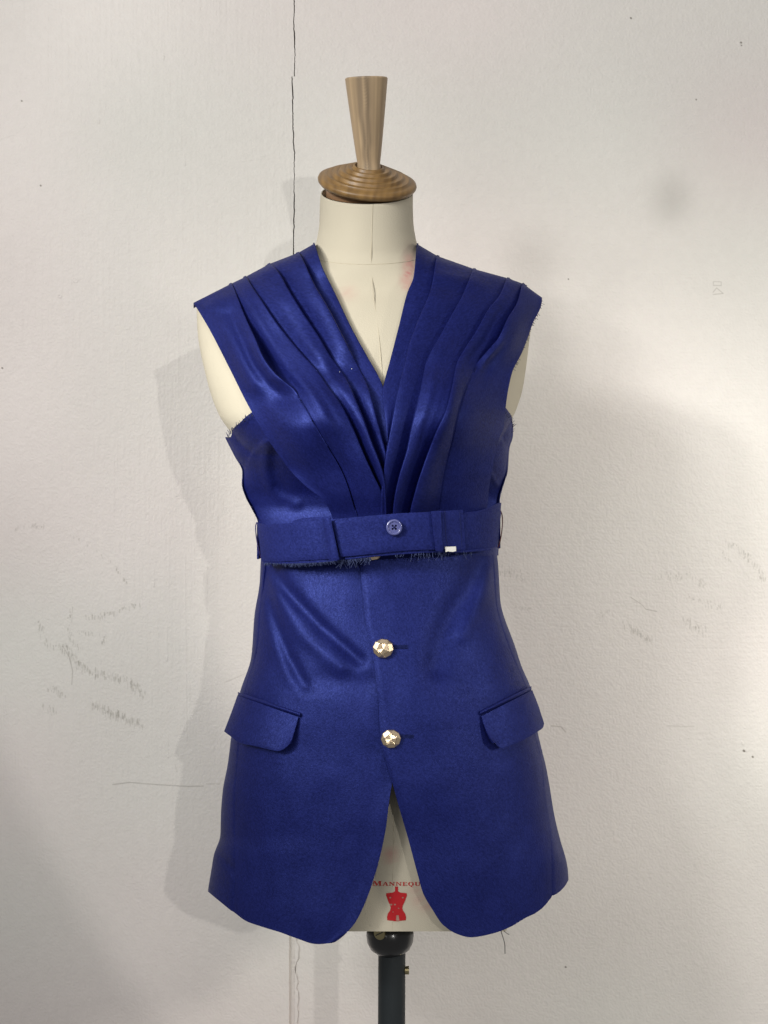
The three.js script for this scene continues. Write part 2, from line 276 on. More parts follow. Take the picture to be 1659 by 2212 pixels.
// ------------------------------------------------------------------ cross-sections of the form and of the clothes on it
const depthTable = spline([[400, -0.03, 0.055, 0.055, 2], [520, -0.03, 0.054, 0.055, 2], [560, -0.03, 0.06, 0.06, 2], [610, -0.028, 0.066, 0.07, 2.1], [660, -0.024, 0.078, 0.085, 2.2], [750, -0.015, 0.098, 0.1, 2.3], [850, -0.005, 0.114, 0.1, 2.3], [930, 0, 0.12, 0.095, 2.3], [1020, 0, 0.11, 0.09, 2.3], [1110, 0, 0.096, 0.085, 2.25], [1170, 0, 0.092, 0.085, 2.2], [1300, 0, 0.1, 0.095, 2.3], [1500, 0, 0.118, 0.11, 2.3], [1700, 0, 0.128, 0.12, 2.3], [2060, 0, 0.134, 0.125, 2.3]]);
const gL = spline([[520, 676], [546, 640], [570, 585], [600, 527], [613, 497], [636, 442], [654, 414], [700, 418], [760, 428], [800, 436], [850, 449], [900, 470], [945, 489], [985, 509], [1020, 526], [1045, 525], [1071, 532], [1100, 547], [1129, 560], [1160, 563], [1190, 565], [1215, 563], [1257, 561], [1330, 549.5], [1417, 543], [1495, 518.5], [1580, 501], [1650, 492], [1709, 481], [1763, 477], [1804, 476], [1846, 462], [1882, 456], [1926, 449], [2060, 440]]);
const gR = spline([[520, 902], [554, 948], [582, 1027], [602, 1098], [615, 1130], [643, 1172], [660, 1174], [740, 1150], [790, 1142], [840, 1134], [880, 1122], [914, 1107], [944, 1105], [968, 1098], [1019, 1094], [1045, 1086], [1083, 1077], [1110, 1077], [1160, 1077], [1195, 1074], [1226, 1076.6], [1297, 1081], [1400, 1114], [1437, 1126], [1495, 1149], [1578, 1161], [1617, 1170], [1658, 1180], [1709, 1189], [1763, 1198], [1813, 1210], [1867, 1225], [1894, 1228], [2060, 1236]]);
const bL = spline([[418, 693], [440, 691], [480, 690], [510, 686], [530, 681], [545, 672], [570, 606], [600, 542], [625, 484], [650, 437], [668, 425], [720, 427], [760, 433], [800, 442], [850, 455], [900, 475], [935, 499], [985, 530], [1030, 552], [1129, 580], [1215, 575], [1330, 566], [1500, 548], [1700, 532], [1850, 538], [1960, 575], [2012, 606]]);
const bR = spline([[418, 892], [440, 892], [480, 893], [510, 897], [530, 902], [545, 912], [570, 962], [600, 1062], [625, 1115], [650, 1148], [668, 1151], [740, 1143], [790, 1137], [840, 1129], [880, 1117], [905, 1106], [985, 1070], [1030, 1056], [1129, 1054], [1215, 1062], [1330, 1068], [1500, 1118], [1700, 1146], [1850, 1148], [1960, 1122], [2012, 1092]]);
const bust = (u, v) => [[668, 905], [985, 898]].reduce((s, [a, b]) => s + 0.034 * Math.exp(-(((u - a) / 82) ** 2) - ((v - b) / (v < b ? 125 : 78)) ** 2), 0);
function section(v, body) {
  const [zc, df, db, n] = depthTable(v), L = (body ? bL : gL)(v)[0], R = (body ? bR : gR)(v)[0], gap = body ? (lerp(0.006, 0.022, smooth(940, 1010, v)) + 0.008 * smooth(1250, 1900, v) + 0.058 * smooth(950, 1045, v) * (1 - smooth(1130, 1200, v))) * smooth(560, 640, v) : 0;
  return { cx: (L + R) / 2, hw: (R - L) / 2, zc, df: df - gap, db: db - gap * 0.8, n };
}
const shoulder = spline([[400, 664], [414, 654], [442, 636], [497, 613], [527, 600], [585, 570], [640, 546], [676, 522], [720, 490], [789, 470], [860, 490], [902, 522], [948, 553], [1027, 581], [1098, 601], [1130, 614], [1172, 642], [1190, 656]]);
function zFront(u, v, body = false, widen = 0) {
  if (!body && v < 760) {                                        // the straps roll over the shoulders
    const [zc, df, , n] = depthTable(Math.max(v, 600)), t = clamp((v - shoulder(u)[0]) / 115, 0, 1), x = clamp(Math.abs(u - 794) / (384 - 16 * smooth(654, 760, v)), 0, 1);
    const rolled = zc + df * Math.pow(1 - Math.pow(x, n), 1 / n) * Math.pow(1 - Math.pow(1 - t, 2.2), 1 / 2.2);
    const w = smooth(690, 760, v), plain = w > 0 ? zFront(u, v, 'plain', widen) : 0;
    return Math.max(lerp(rolled, plain, w), zFront(u, v, true) + 0.002);
  }
  if (body === 'plain') body = false;
  const { cx, hw, zc, df, n } = section(v, body), x = clamp(Math.abs(u - cx) / (hw + widen), 0, 1);
  return zc + df * Math.pow(1 - Math.pow(x, n), 1 / n) + bust(u, v) * (1 - x ** 6) * (body === true ? 1 - smooth(915, 985, v) : 1);
}
// a point at angle t round the section: 0 right side, PI/2 front, PI left side, 3PI/2 back
function around(t, v, body, out = 0) {
  const { cx, hw, zc, df, db, n } = section(v, body), c = Math.cos(t), s = Math.sin(t), pw = (x) => Math.sign(x) * Math.pow(Math.abs(x), 2 / n);
  const u = cx + (hw + out / S) * pw(c), z = zc + (s >= 0 ? df + out : db + out) * pw(s);
  return [u, v, z + (s > 0 ? bust(u, v) * (1 - Math.abs(pw(c)) ** 6) * (body ? 1 - smooth(915, 985, v) : 1) : 0)];
}
function angleOf(u, v) { const { cx, hw, n } = section(v, false), x = clamp((u - cx) / hw, -1, 1), c = Math.sign(x) * Math.pow(Math.abs(x), n / 2); return Math.acos(c); }
const ripple = (u, v) => 0.0011 * noise(u / 70 + 3, v / 110) + 0.0006 * noise(u / 30 + 90, v / 60);

// ------------------------------------------------------------------ dress form on its stand
{
  const form = thing('dress_form', 'cream linen dress form with wooden neck cap and black pole, under the blue tunic', 'dress form', P(842, 2212, 0));
  const rowsV = []; for (let v = 418; v <= 2012; v += v < 700 ? 6 : 9) rowsV.push(v); rowsV.push(2012);
  const NU = 128, pos = [], col = [], idx = [], uv = [];
  const tilt = (v) => 24 * (1 - smooth(520, 690, v));
  const at = (t, v, out = 0) => { const [u, vv, z] = around(t, v, true, out), { zc, df } = section(v, true); return P(u, vv + tilt(v) * (z - zc) / df, z); };
  const blot = (u, v, a, b, ru, rv) => Math.exp(-(((u - a) / ru) ** 2) - ((v - b) / rv) ** 2) * clamp(0.75 + 0.5 * noise(u / 9, v / 7), 0, 1);
  rowsV.forEach((v) => {
    for (let i = 0; i <= NU; i++) {
      const t = i / NU * 2 * Math.PI, p = at(t, v), [u, , z] = around(t, v, true); pos.push(p.x, p.y, p.z); uv.push(p.x * 5 + p.z * 3, p.y * 5);
      const fr = z > section(v, true).zc ? 1 : 0;                 // pink dye rubbed off on the cover
      const red = fr * (0.95 * blot(u, v, 883, 572, 13, 36) + 0.5 * blot(u, v, 876, 602, 11, 14) + 0.3 * blot(u, v, 752, 625, 16, 20) + 0.9 * blot(u, v, 848, 1850, 10, 12) + 0.5 * blot(u, v, 835, 1838, 16, 5) + 0.4 * blot(u, v, 900, 1935, 22, 22) + 0.4 * blot(u, v, 925, 1955, 14, 18));
      const w = 1 + 0.03 * noise(u / 40, v / 60);
      col.push(w * (1 - 0.08 * red), w * (1 - 0.62 * red), w * (1 - 0.55 * red));
    }
  });
  const W = NU + 1;
  for (let j = 0; j < rowsV.length - 1; j++) for (let i = 0; i < NU; i++) { const a = j * W + i; idx.push(a, a + W, a + W + 1, a, a + W + 1, a + 1); }
  // turned-in rim at the neck, flat board below
  const ring = (v, k, dv) => { const o = pos.length / 3, { cx, zc } = section(v, true), c = P(cx, v, zc); for (let i = 0; i <= NU; i++) { const p = at(i / NU * 2 * Math.PI, v).lerp(c, k); pos.push(p.x, p.y + dv, p.z); uv.push(p.x * 5, p.z * 5); col.push(1, 1, 1); } return o; };
  const n0 = ring(418, 0.035, 0.0008), n1 = ring(418, 0.06, -0.012); for (let i = 0; i < NU; i++) { idx.push(i, i + 1, n0 + i + 1, i, n0 + i + 1, n0 + i, n0 + i, n0 + i + 1, n1 + i + 1, n0 + i, n1 + i + 1, n1 + i); }
  const b0 = ring(2012, 0, 0), b1 = ring(2012, 0.97, 0.0); for (let i = 0; i < NU; i++) idx.push(b0 + i, b1 + i, b1 + i + 1, b0 + i, b1 + i + 1, b0 + i + 1);
  const bodyG = geom(pos, null, uv, idx); bodyG.setAttribute('color', new THREE.Float32BufferAttribute(col, 3));
  { const n = bodyG.attributes.normal; for (let j = 0; j < rowsV.length; j++) { const a = j * W, b = a + NU; const s = new V3(n.getX(a) + n.getX(b), n.getY(a) + n.getY(b), n.getZ(a) + n.getZ(b)).normalize(); n.setXYZ(a, s.x, s.y, s.z); n.setXYZ(b, s.x, s.y, s.z); } }
  part('body', bodyG, LINEN, form);
  // seams: raised stitched lines
  part('seam', tube(Array.from({ length: 41 }, (_, i) => at(Math.PI * (0.02 + 0.96 * i / 40), 549, -0.0001)), 0.0006, 120, 5), SEAM, form);
  const centre = [[441, 805], [480, 804], [520, 803], [560, 802], [600, 804], [660, 810], [740, 820], [800, 825], [860, 829]];
  const front = (u, v, up) => { const { cx, hw, n, zc, df } = section(v, true), x = clamp((u - cx) / hw, -1, 1), z = zFront(u, v, true); return P(u, v + tilt(v) * (z - zc) / df, z + up); };
  part('seam', tube(centre.map(([v, u]) => front(u, v - tilt(v) * 0.98, 0.0001)), 0.0005, 160, 6), SEAM, form);
  part('seam', tube(Array.from({ length: 14 }, (_, i) => front(852 - (i > 7 ? 4 : 2), 1690 + i * 24.5, -0.0002)), 0.0005, 60, 5), SEAM, form);
  // red print low on the cover: maker's word over a little torso
  const stamp = canvas(512, 512, (g) => {
    g.clearRect(0, 0, 512, 512); g.fillStyle = 'rgb(178,22,30)';
    const X = (u) => (u - 790) / 150 * 512, Y = (v) => (v - 1890) / 110 * 512;
    g.save(); g.translate(X(804), Y(1913.5)); g.scale(1.16, 1); let x = 0; for (const [i, c] of [...'MANNEQUIN'].entries()) { g.font = `bold ${i ? 52 : 66}px serif`; g.fillText(c, x, 0); x += g.measureText(c).width + 1.5; } g.restore();
    const half = [[0, 1915], [3.2, 1915], [3.4, 1920], [3.2, 1925], [8, 1928], [22, 1929.5], [22.5, 1934], [18, 1947], [14, 1955], [12.5, 1961], [14, 1967], [19, 1974], [20.5, 1981], [20, 1988], [8, 1989], [5, 1990]];
    g.beginPath(); half.forEach(([a, v], i) => i ? g.lineTo(X(856.5 + a), Y(v)) : g.moveTo(X(856.5 + a), Y(v))); [...half].reverse().forEach(([a, v]) => g.lineTo(X(856.5 - a), Y(v))); g.closePath(); g.fill();
    g.globalCompositeOperation = 'destination-out'; g.fillStyle = 'rgba(0,0,0,0.7)';
    g.beginPath(); g.moveTo(X(856), Y(1977)); g.lineTo(X(861), Y(1977)); g.lineTo(X(863), Y(1989)); g.lineTo(X(855), Y(1989)); g.fill();
    for (const [u, v, r] of [[843, 1939, 2.2], [870, 1939, 2.2], [845, 1954, 2.6], [853, 1954, 2.4], [861, 1962, 1.8], [849, 1970, 1.5]]) { g.beginPath(); g.arc(X(u), Y(v), r * 3.4, 0, 7); g.fill(); }
    for (let i = 0; i < 900; i++) { g.fillStyle = `rgba(0,0,0,${0.35 * rnd()})`; g.fillRect(rnd() * 512, rnd() * 512, 2 + rnd() * 4, 2); }
  });
  const stampT = new THREE.CanvasTexture(stamp); stampT.colorSpace = THREE.SRGBColorSpace;
  const pg = makeGrid(20, 14, (a, b) => front(790 + 150 * a, 1890 + 110 * b, 0.0006)), pp = [], pu = [], pi = [];
  pg.forEach((c, i) => c.forEach((p, j) => { pp.push(p.x, p.y, p.z); pu.push(i / 20, 1 - j / 14); if (i < 20 && j < 14) { const o = i * 15 + j; pi.push(o, o + 1, o + 16, o, o + 16, o + 15); } }));
  part('printed_mark', geom(pp, null, pu, pi), new THREE.MeshStandardMaterial({ map: stampT, transparent: true, roughness: 0.85 }), form, 'red printed word above a small red torso emblem');

  // wooden plug, cap and handle
  const lathe = (prof, seg = 96) => new THREE.LatheGeometry(prof.map(([r, y]) => new THREE.Vector2(r, y)), seg);
  const place = (g, base, axis) => g.applyQuaternion(new THREE.Quaternion().setFromUnitVectors(new V3(0, 1, 0), axis.clone().normalize())).translate(base.x, base.y, base.z);
  const neckAxis = new V3(0.05, 1, 0.28);
  part('neck_plug', place(lathe([[0, -0.03], [0.0505, -0.03], [0.0512, 0.0075], [0.05, 0.009], [0, 0.009]]), P(792, 418, -0.03), neckAxis), std([0.33, 0.19, 0.1], 0.55), form);
  const capAxis = new V3(0.1, 0.9, 0.545), capC = P(793, 398, -0.022);
  const capProf = [[0, -0.004], [0.05, -0.004], [0.059, -0.003], [0.0618, 0], [0.0625, 0.003], [0.0612, 0.0058], [0.0575, 0.0072]];
  [[0.053, 0.0078], [0.0445, 0.0112], [0.036, 0.0146], [0.0275, 0.018], [0.0195, 0.0205]].forEach(([r, y], i, a) => { capProf.push([r + 0.0006, y - 0.0006], [r - 0.0004, y + 0.0022], [r - 0.0014, y + 0.0028]); const n = a[i + 1]; if (n) capProf.push([n[0] + 0.0022, y + 0.0016 + 0.0004], [n[0] + 0.0012, n[1] - 0.0012]); });
  capProf.push([0.017, 0.0232], [0.016, 0.016], [0, 0.016]);
  const capG = lathe(capProf, 128); { const p = capG.attributes.position, u = capG.attributes.uv; for (let i = 0; i < p.count; i++) u.setXY(i, 0.5 + p.getX(i) / 0.14, 0.5 + p.getZ(i) / 0.14); }
  part('neck_cap', place(capG, capC, capAxis), CAP, form);
  const hb = P(797.3, 377, -0.012), ht = P(791.3, 168, 0.016), hl = ht.distanceTo(hb), hAxis = new V3().subVectors(ht, hb);
  const hp = [[0, 0], [0.0152, 0], [0.0149, 0.006], [0.0143, 0.014]]; for (let i = 1; i <= 14; i++) { const f = i / 14; hp.push([lerp(0.0143, 0.0262, Math.pow(f, 0.93)), 0.014 + f * (hl - 0.016)]); } hp.push([0.0262, hl - 0.001], [0.0254, hl], [0, hl]);
  const hg = lathe(hp, 64); hg.rotateY(1.42);
  part('handle', place(hg, hb, hAxis), HANDLE, form);
  // stand
  part('stand_knuckle', place(lathe([[0, 0.012], [0.024, 0.012], [0.0285, 0.004], [0.0296, -0.004], [0.0285, -0.013], [0.0245, -0.021], [0.0185, -0.0255], [0.017, -0.027], [0, -0.027]]), P(842.6, 2012, 0), new V3(0, 1, 0)), BLACK, form);
  part('pole', place(lathe([[0, -0.55], [0.0169, -0.55], [0.0169, 0], [0, 0]], 48), P(846.5, 2052, 0), new V3(0.004, 1, 0)), POLE, form);
  const scr = new THREE.CylinderGeometry(0.0075, 0.0075, 0.004, 24).rotateX(Math.PI / 2), sp = P(821, 2016, 0.0255);
  const screw = part('screw', scr.rotateY(-0.45).translate(sp.x, sp.y, sp.z), BRASS, form);
  part('slot', new THREE.BoxGeometry(0.011, 0.0012, 0.001).rotateZ(0.5).rotateY(-0.45).translate(sp.x - 0.0009, sp.y, sp.z + 0.0019), BLACK, screw);
  const kp = P(879, 2096, 0.002);
  part('clamp_bolt', mergeGeometries([new THREE.CylinderGeometry(0.0048, 0.0052, 0.005, 20).rotateZ(Math.PI / 2).translate(kp.x, kp.y, kp.z), new THREE.CylinderGeometry(0.003, 0.003, 0.006, 16).rotateZ(Math.PI / 2).translate(kp.x - 0.003, kp.y, kp.z)]), BRASS, form);
}

// ------------------------------------------------------------------ the blue tunic
const tunic = thing('tunic', 'royal blue satin sleeveless tunic with pleated V neck bodice and gold buttons', 'tunic', P(829.5, 2040, 0));

// pleated fronts: one accordion of cloth, split into its pleats at the hidden valleys
function pleatedFront(edges, base, lifts, ripples) {
  const NR = 110, BACK = 4, cols = [], cuts = [];
  const curves = edges.map((e) => byHeight(e)), NF = 16;
  const pt = (u, v, dz, j) => {
    const b = Math.max(0, BACK - j), z = zFront(u, v) + base + 0.006 * smooth(770, 900, v) + 0.006 * smooth(930, 1010, v) * (1 - smooth(1060, 1120, v)) + dz;
    return P(u, v + 0.4 * b * b + 0.06 * b ** 3, z - 0.012 * b + 0.0011 * b * b);
  };
  for (let k = 1; k < edges.length; k++) {
    const start = cols.length, hF = lifts[k - 1], hPrev = k > 1 ? lifts[k - 2] : () => 0;
    const across = (g) => { const a = curves[k - 1](g), b = curves[k](g), l = Math.hypot(b[0] - a[0], b[1] - a[1]) || 1; return [a, b, [(b[0] - a[0]) / l, (b[1] - a[1]) / l], l]; };
    const col = (f) => cols.push(Array.from({ length: NR + BACK + 1 }, (_, j) => f(Math.max(0, j - BACK) / NR, j)));
    for (let i = k > 1 ? -1 : 0; i <= NF; i++) col((g, j) => {
      const [a, b, d, l] = across(g), h = hF(g), under = Math.min(9, 2500 * hPrev(g));
      if (i < 0) return pt(a[0] - d[0] * under, a[1] - d[1] * under, -0.0012, j);
      const f = i / NF, f2 = 1 - (1 - f) ** 1.3, u = a[0] + (b[0] - a[0]) * f2, v = a[1] + (b[1] - a[1]) * f2;
      const swell = Math.sin(f2 * Math.PI / 2) ** 1.15, rp = ripples[k - 1] ? ripples[k - 1](f2, g) : 0;
      return pt(u, v, h * swell + (k === 1 ? 0.0028 * Math.exp(-(((f2 - 0.03) / 0.05) ** 2)) : 0) + rp + ripple(u, v) * 0.6 * Math.sin(Math.PI * f2), j);
    });
    if (k === edges.length - 1) { // the faced neck edge turns under
      col((g, j) => { const [, b, d] = across(g); return pt(b[0] + d[0] * 0.9, b[1] + d[1] * 0.9, hF(g) - 0.001, j); });
      col((g, j) => { const [, b, d] = across(g); return pt(b[0] - d[0] * 2, b[1] - d[1] * 2, hF(g) - 0.0028, j); });
    } else {
      col((g, j) => { const [, b, d] = across(g), h = hF(g), m = Math.min(1, h / 0.003); return pt(b[0] + d[0] * 1.4 * m, b[1] + d[1] * 1.4 * m, h - 0.0006 * m, j); });
      col((g, j) => { const [, b, d] = across(g), h = hF(g), m = Math.min(1, h / 0.003); return pt(b[0] + d[0] * 2.2 * m, b[1] + d[1] * 2.2 * m, h - 0.0018 * m, j); });
      col((g, j) => { const [, b, d] = across(g), h = hF(g), m = Math.min(1, h / 0.003); return pt(b[0] + d[0] * 1.6 * m, b[1] + d[1] * 1.6 * m, h - 0.003 * m, j); });
      col((g, j) => { const [, b, d] = across(g), h = hF(g), m = Math.min(1, h / 0.003); return pt(b[0] - d[0] * 3 * m, b[1] - d[1] * 3 * m, h * 0.35 - 0.0008 * m, j); });
    }
    cuts.push([start, cols.length - 1]);
  }
  cuts.forEach(([a, b], k) => part('pleat', cloth(cols, 0.0012, a, k < cuts.length - 1 ? b + 1 : b), BLUE, tunic));
}
const bell = (g, a, w) => Math.exp(-(((g - a) / w) ** 2));
const LE = [
  [[418, 654], [450, 707], [494, 792], [533, 870], [573, 940], [600, 980], [626, 1015], [665, 1054], [698, 1079], [714, 1108], [722, 1135]],
  [[499, 613], [512, 645], [530, 690], [550, 733], [567, 772], [592, 806], [617, 828], [634, 842], [690, 935], [745, 1030], [778, 1135]],
  [[530, 598], [541, 617], [564, 651], [592, 693], [623, 733], [654, 769], [682, 800], [703, 829], [738, 880], [763, 930], [785, 983], [805, 1027], [823, 1069], [826, 1135]],
  [[582, 570], [598, 586], [623, 629], [651, 674], [688, 730], [713, 772], [734, 799], [752, 829], [769, 870], [785, 908], [801, 954], [817, 995], [827, 1027], [832, 1060], [834, 1135]],
  [[644, 546], [655, 567], [676, 612], [707, 665], [735, 719], [758, 764], [775, 797], [791, 831], [801, 860], [815, 914], [825, 950], [833, 983], [840, 1060], [842, 1135]],
  [[679, 526], [696, 578], [721, 629], [758, 707], [792, 769], [823, 825], [830, 845], [836, 880], [844, 960], [850, 1060], [852, 1135]]];
pleatedFront(LE, 0.004, [
  (g) => (0.0075 + 0.027 * bell(g, 0.31, 0.14)) * (1 - smooth(0.38, 0.48, g)),
  (g) => 0.0095 + 0.004 * bell(g, 0.2, 0.2) + 0.008 * bell(g, 0.76, 0.2) - 0.003 * bell(g, 0.42, 0.06),
  (g) => 0.017 - 0.012 * bell(g, 0.405, 0.05) + 0.004 * bell(g, 0.75, 0.2),
  (g) => 0.0185 + 0.004 * bell(g, 0.2, 0.12) - 0.0155 * bell(g, 0.43, 0.06) - 0.008 * smooth(0.5, 0.7, g),
  () => 0.003],
[(f, g) => -0.013 * bell(f, 0.68, 0.17) * bell(g, 0.3, 0.17) + 0.002 * bell(f, 0.35, 0.2) * bell(g, 0.25, 0.3) + 0.005 * bell(f, 0.5, 0.35) * bell(g, 0.7, 0.25),
 (f, g) => -0.007 * bell(f, 0.12, 0.2) * bell(g, 0.33, 0.14) - 0.002 * bell(f, 0.75, 0.18) * bell(g, 0.15, 0.15) + 0.0025 * bell(f, 0.4, 0.25) * bell(g, 0.35, 0.3) - 0.002 * bell(f, 0.62, 0.12) * bell(g, 0.55, 0.18), (f, g) => 0.002 * bell(f, 0.55, 0.25) * bell(g, 0.3, 0.3), null, null]);
const RE = [
  [[1171, 643], [1169, 660], [1152, 696], [1137, 738], [1127, 763], [1107, 803], [1096, 853], [1091, 893], [1088, 924], [1079, 945], [1066, 1000], [1056, 1060], [1050, 1135]],
  [[1130, 613], [1119, 654], [1099, 688], [1077, 733], [1065, 747], [1029, 790], [1002, 850], [982, 930], [958, 1030], [942, 1135]],
  [[1097, 601], [1082, 637], [1057, 668], [1029, 718], [1003, 758], [988, 787], [979, 833], [966, 884], [945, 931], [921, 993], [906, 1037], [897, 1069], [889, 1102], [886, 1135]],
  [[1024, 581], [1003, 634], [975, 685], [950, 730], [929, 767], [922, 784], [909, 845], [891, 920], [881, 971], [863, 1033], [853, 1083], [849, 1135]],
  [[945, 553], [933, 623], [908, 685], [885, 747], [877, 783], [859, 852], [846, 924], [835, 984], [829, 1035], [825, 1073], [824, 1135]],
  [[901, 527], [894, 598], [880, 634], [863, 702], [843, 780], [829, 834], [826.5, 850], [830, 886], [835, 934], [838, 984], [838, 1060], [838, 1135]]];
pleatedFront(RE, 0.0095, [
  (g) => (0.009 + 0.013 * bell(g, 0.18, 0.1)) * (1 - smooth(0.27, 0.36, g)),
  (g) => 0.011 - 0.002 * bell(g, 0.34, 0.04) + 0.008 * bell(g, 0.85, 0.2),
  (g) => 0.0105 - 0.002 * bell(g, 0.37, 0.04) + 0.007 * bell(g, 0.8, 0.2),
  (g) => 0.0105 + 0.004 * bell(g, 0.6, 0.25),
  () => 0.0025],
[(f, g) => 0.0035 * bell(f, 0.85, 0.1) * bell(g, 0.3, 0.06) - 0.002 * bell(f, 0.7, 0.12) * bell(g, 0.3, 0.1), (f, g) => -0.003 * bell(f, 0.5, 0.2) * bell(g, 0.22, 0.12),
 (f, g) => 0.002 * bell(f, 0.7, 0.15) * bell(g, 0.48, 0.14) - 0.002 * bell(f, 0.25, 0.15) * bell(g, 0.48, 0.12) - 0.0015 * bell(f, 0.5, 0.12) * bell(g, 0.55, 0.16), null, null]);

// bodice sides: bandeau with a raw top edge, cup fold pressing forward over it
function bodiceSide(left) {
  const vt = left ? spline([[440, 955], [491, 945], [505, 927], [525, 913], [547, 897], [600, 872], [800, 872]]) : spline([[860, 872], [1060, 872], [1092, 893], [1100, 901], [1107, 916], [1112, 925], [1150, 930]]);
  const fold = left ? [[505, 1050], [522, 1032], [528, 1010], [535, 994], [547, 971], [567, 952], [600, 935]] : [[1050, 905], [1079, 940], [1088, 954], [1097, 969], [1110, 985]];
  const raise = (u, v) => { let s = 1e9, side = 1; for (let i = 0; i < fold.length - 1; i++) { const [ax, ay] = fold[i], [bx, by] = fold[i + 1], t = clamp(((u - ax) * (bx - ax) + (v - ay) * (by - ay)) / ((bx - ax) ** 2 + (by - ay) ** 2), 0, 1), d = Math.hypot(u - ax - t * (bx - ax), v - ay - t * (by - ay)); if (d < s) { s = d; side = Math.sign((bx - ax) * (v - ay) - (by - ay) * (u - ax)); } } return side * s; };
  const t0 = left ? 1.75 : 1.4, t1 = left ? 4.5 : -1.36;
  const grid = makeGrid(110, 70, (a, b) => {
    const t = lerp(t0, t1, a ** 1.0), guess = around(t, 930, false)[0], back = Math.sin(t) < 0;
    const top = back ? (left ? 945 : 925) : vt(guess)[0];
    const v = lerp(top, 1200, b); let [u, , z] = around(t, v, false, back ? 0.0016 : 0.0002);
    if (!back) { const { cx, hw, zc, df } = section(v, false), x = clamp(Math.abs(u - cx) / (hw + 0.4), 0, 1); z = Math.min(z, lerp(Math.max(zFront(u, v, true) + 0.0055, zc + (0.9 * df) * Math.pow(1 - Math.pow(x, 1.75), 1 / 1.75)), z, smooth(1090, 1160, v))); }
    if (!back) z -= 0.042 * smooth(975, 1075, v) * (1 - smooth(1132, 1178, v)) * Math.sin(t) ** 0.7;
    if (!back || Math.sin(t) > -0.3) {
      const d = raise(u, v); z += 0.0065 * smooth(-1.5, 3.5, d) * (1 - smooth(22, 80, d)) * Math.max(0, Math.sin(t) + 0.1);
      z += left ? groove(u, v, [[575, 960], [570, 1010], [585, 1060], [640, 1090]], 12, 0.003) - groove(u, v, [[600, 950], [595, 1020], [620, 1080]], 14, 0.003)
        : groove(u, v, [[1040, 990], [1055, 1020], [1074, 1045]], 6, 0.003) - groove(u, v, [[1030, 1010], [1045, 1045], [1062, 1080]], 8, 0.0015) + groove(u, v, [[1020, 1040], [1030, 1080], [1035, 1110]], 6, 0.003);
    }
    return P(u, v, z + ripple(u * 1.4, v * 1.4) * 0.7);
  });
  part('side_bodice', cloth(grid, 0.0012), BLUE, tunic);
}
bodiceSide(true); bodiceSide(false);

// skirt fronts
const foldsL = (u, v) => -groove(u, v, [[588, 1225], [620, 1275], [690, 1350], [775, 1425]], 15, 0.0062) - groove(u, v, [[570, 1240], [590, 1330], [625, 1420], [658, 1480]], 13, 0.0045) + groove(u, v, [[600, 1290], [650, 1370], [735, 1442]], 18, 0.004) + groove(u, v, [[572, 1300], [595, 1400], [625, 1470]], 14, 0.002) - groove(u, v, [[690, 1470], [790, 1475]], 26, 0.003) - groove(u, v, [[700, 1620], [690, 1900]], 60, 0.002);
const foldsR = (u, v) => -groove(u, v, [[1035, 1215], [1000, 1290], [955, 1370], [940, 1440]], 26, 0.006) + groove(u, v, [[1062, 1215], [1040, 1290], [1000, 1370]], 18, 0.0045) - groove(u, v, [[1066, 1230], [1075, 1300], [1095, 1380]], 8, 0.002) + groove(u, v, [[960, 1560], [980, 1900]], 90, 0.003);
const seamL = byHeight([[577, 1185], [566, 1280], [556, 1400], [530, 1495], [513, 1647], [508, 1724], [508, 1891], [506, 1971]]);
const seamR = byHeight([[1062, 1185], [1066, 1230], [1071, 1300], [1100, 1400], [1138, 1495], [1152, 1578], [1170, 1650], [1175.5, 1724], [1190, 1813], [1192, 1937]]);
const lc = coons((f) => [lerp(577, 800, f), 1185], polyline([[506, 1971], [530.5, 1989], [566, 2002], [605, 2014], [650, 2030.5], [673, 2038], [691, 2039.5], [715, 2036], [732, 2026]]), seamL,
  polyline([[800, 1185], [812, 1400], [830, 1550], [842, 1640], [847.5, 1688], [844.5, 1705], [840, 1735], [833, 1792], [819, 1858], [801, 1917], [783.5, 1962], [766, 1995], [750, 2013], [732, 2026]]));
const rc = coons((f) => [lerp(779, 1062, f), 1185], polyline([[972, 2010], [990, 2018.6], [1013, 2024.6], [1043, 2021.6], [1082, 2011], [1108.6, 1999], [1135, 1983], [1159, 1971], [1177, 1956], [1192, 1937]]),
  polyline([[779, 1185], [779, 1235], [783, 1276], [791, 1350], [804, 1408], [812, 1466], [818, 1516], [820, 1565], [824, 1607], [832, 1637], [845, 1682], [861.6, 1742], [882, 1813], [902, 1888], [915, 1932], [936, 1968], [954, 1995], [972, 2010]]), seamR);
part('front_panel', cloth(makeGrid(60, 150, (a, b) => { const [u, v] = lc(a, b), curl = 0.004 * smooth(0.86, 1, a) * smooth(1640, 1760, v); return P(u, v, zFront(u, v) + foldsL(u, v) + ripple(u, v) + curl); }), 0.0016), BLUE, tunic);
const overlapZ = (u, v, a) => (0.0085 - 0.0022 * smooth(0.03, 0, a)) * (1 - smooth(0.1, 0.7, a)) * (1 - smooth(1680, 1850, v)) + 0.0025 * smooth(1680, 1850, v) * (1 - smooth(0, 0.5, a));
part('front_panel', cloth(makeGrid(60, 150, (a, b) => { const [u, v] = rc(a, b); return P(u, v, zFront(u, v) + foldsR(u, v) + ripple(u + 500, v) + overlapZ(u, v, a)); }), 0.0016), BLUE, tunic);
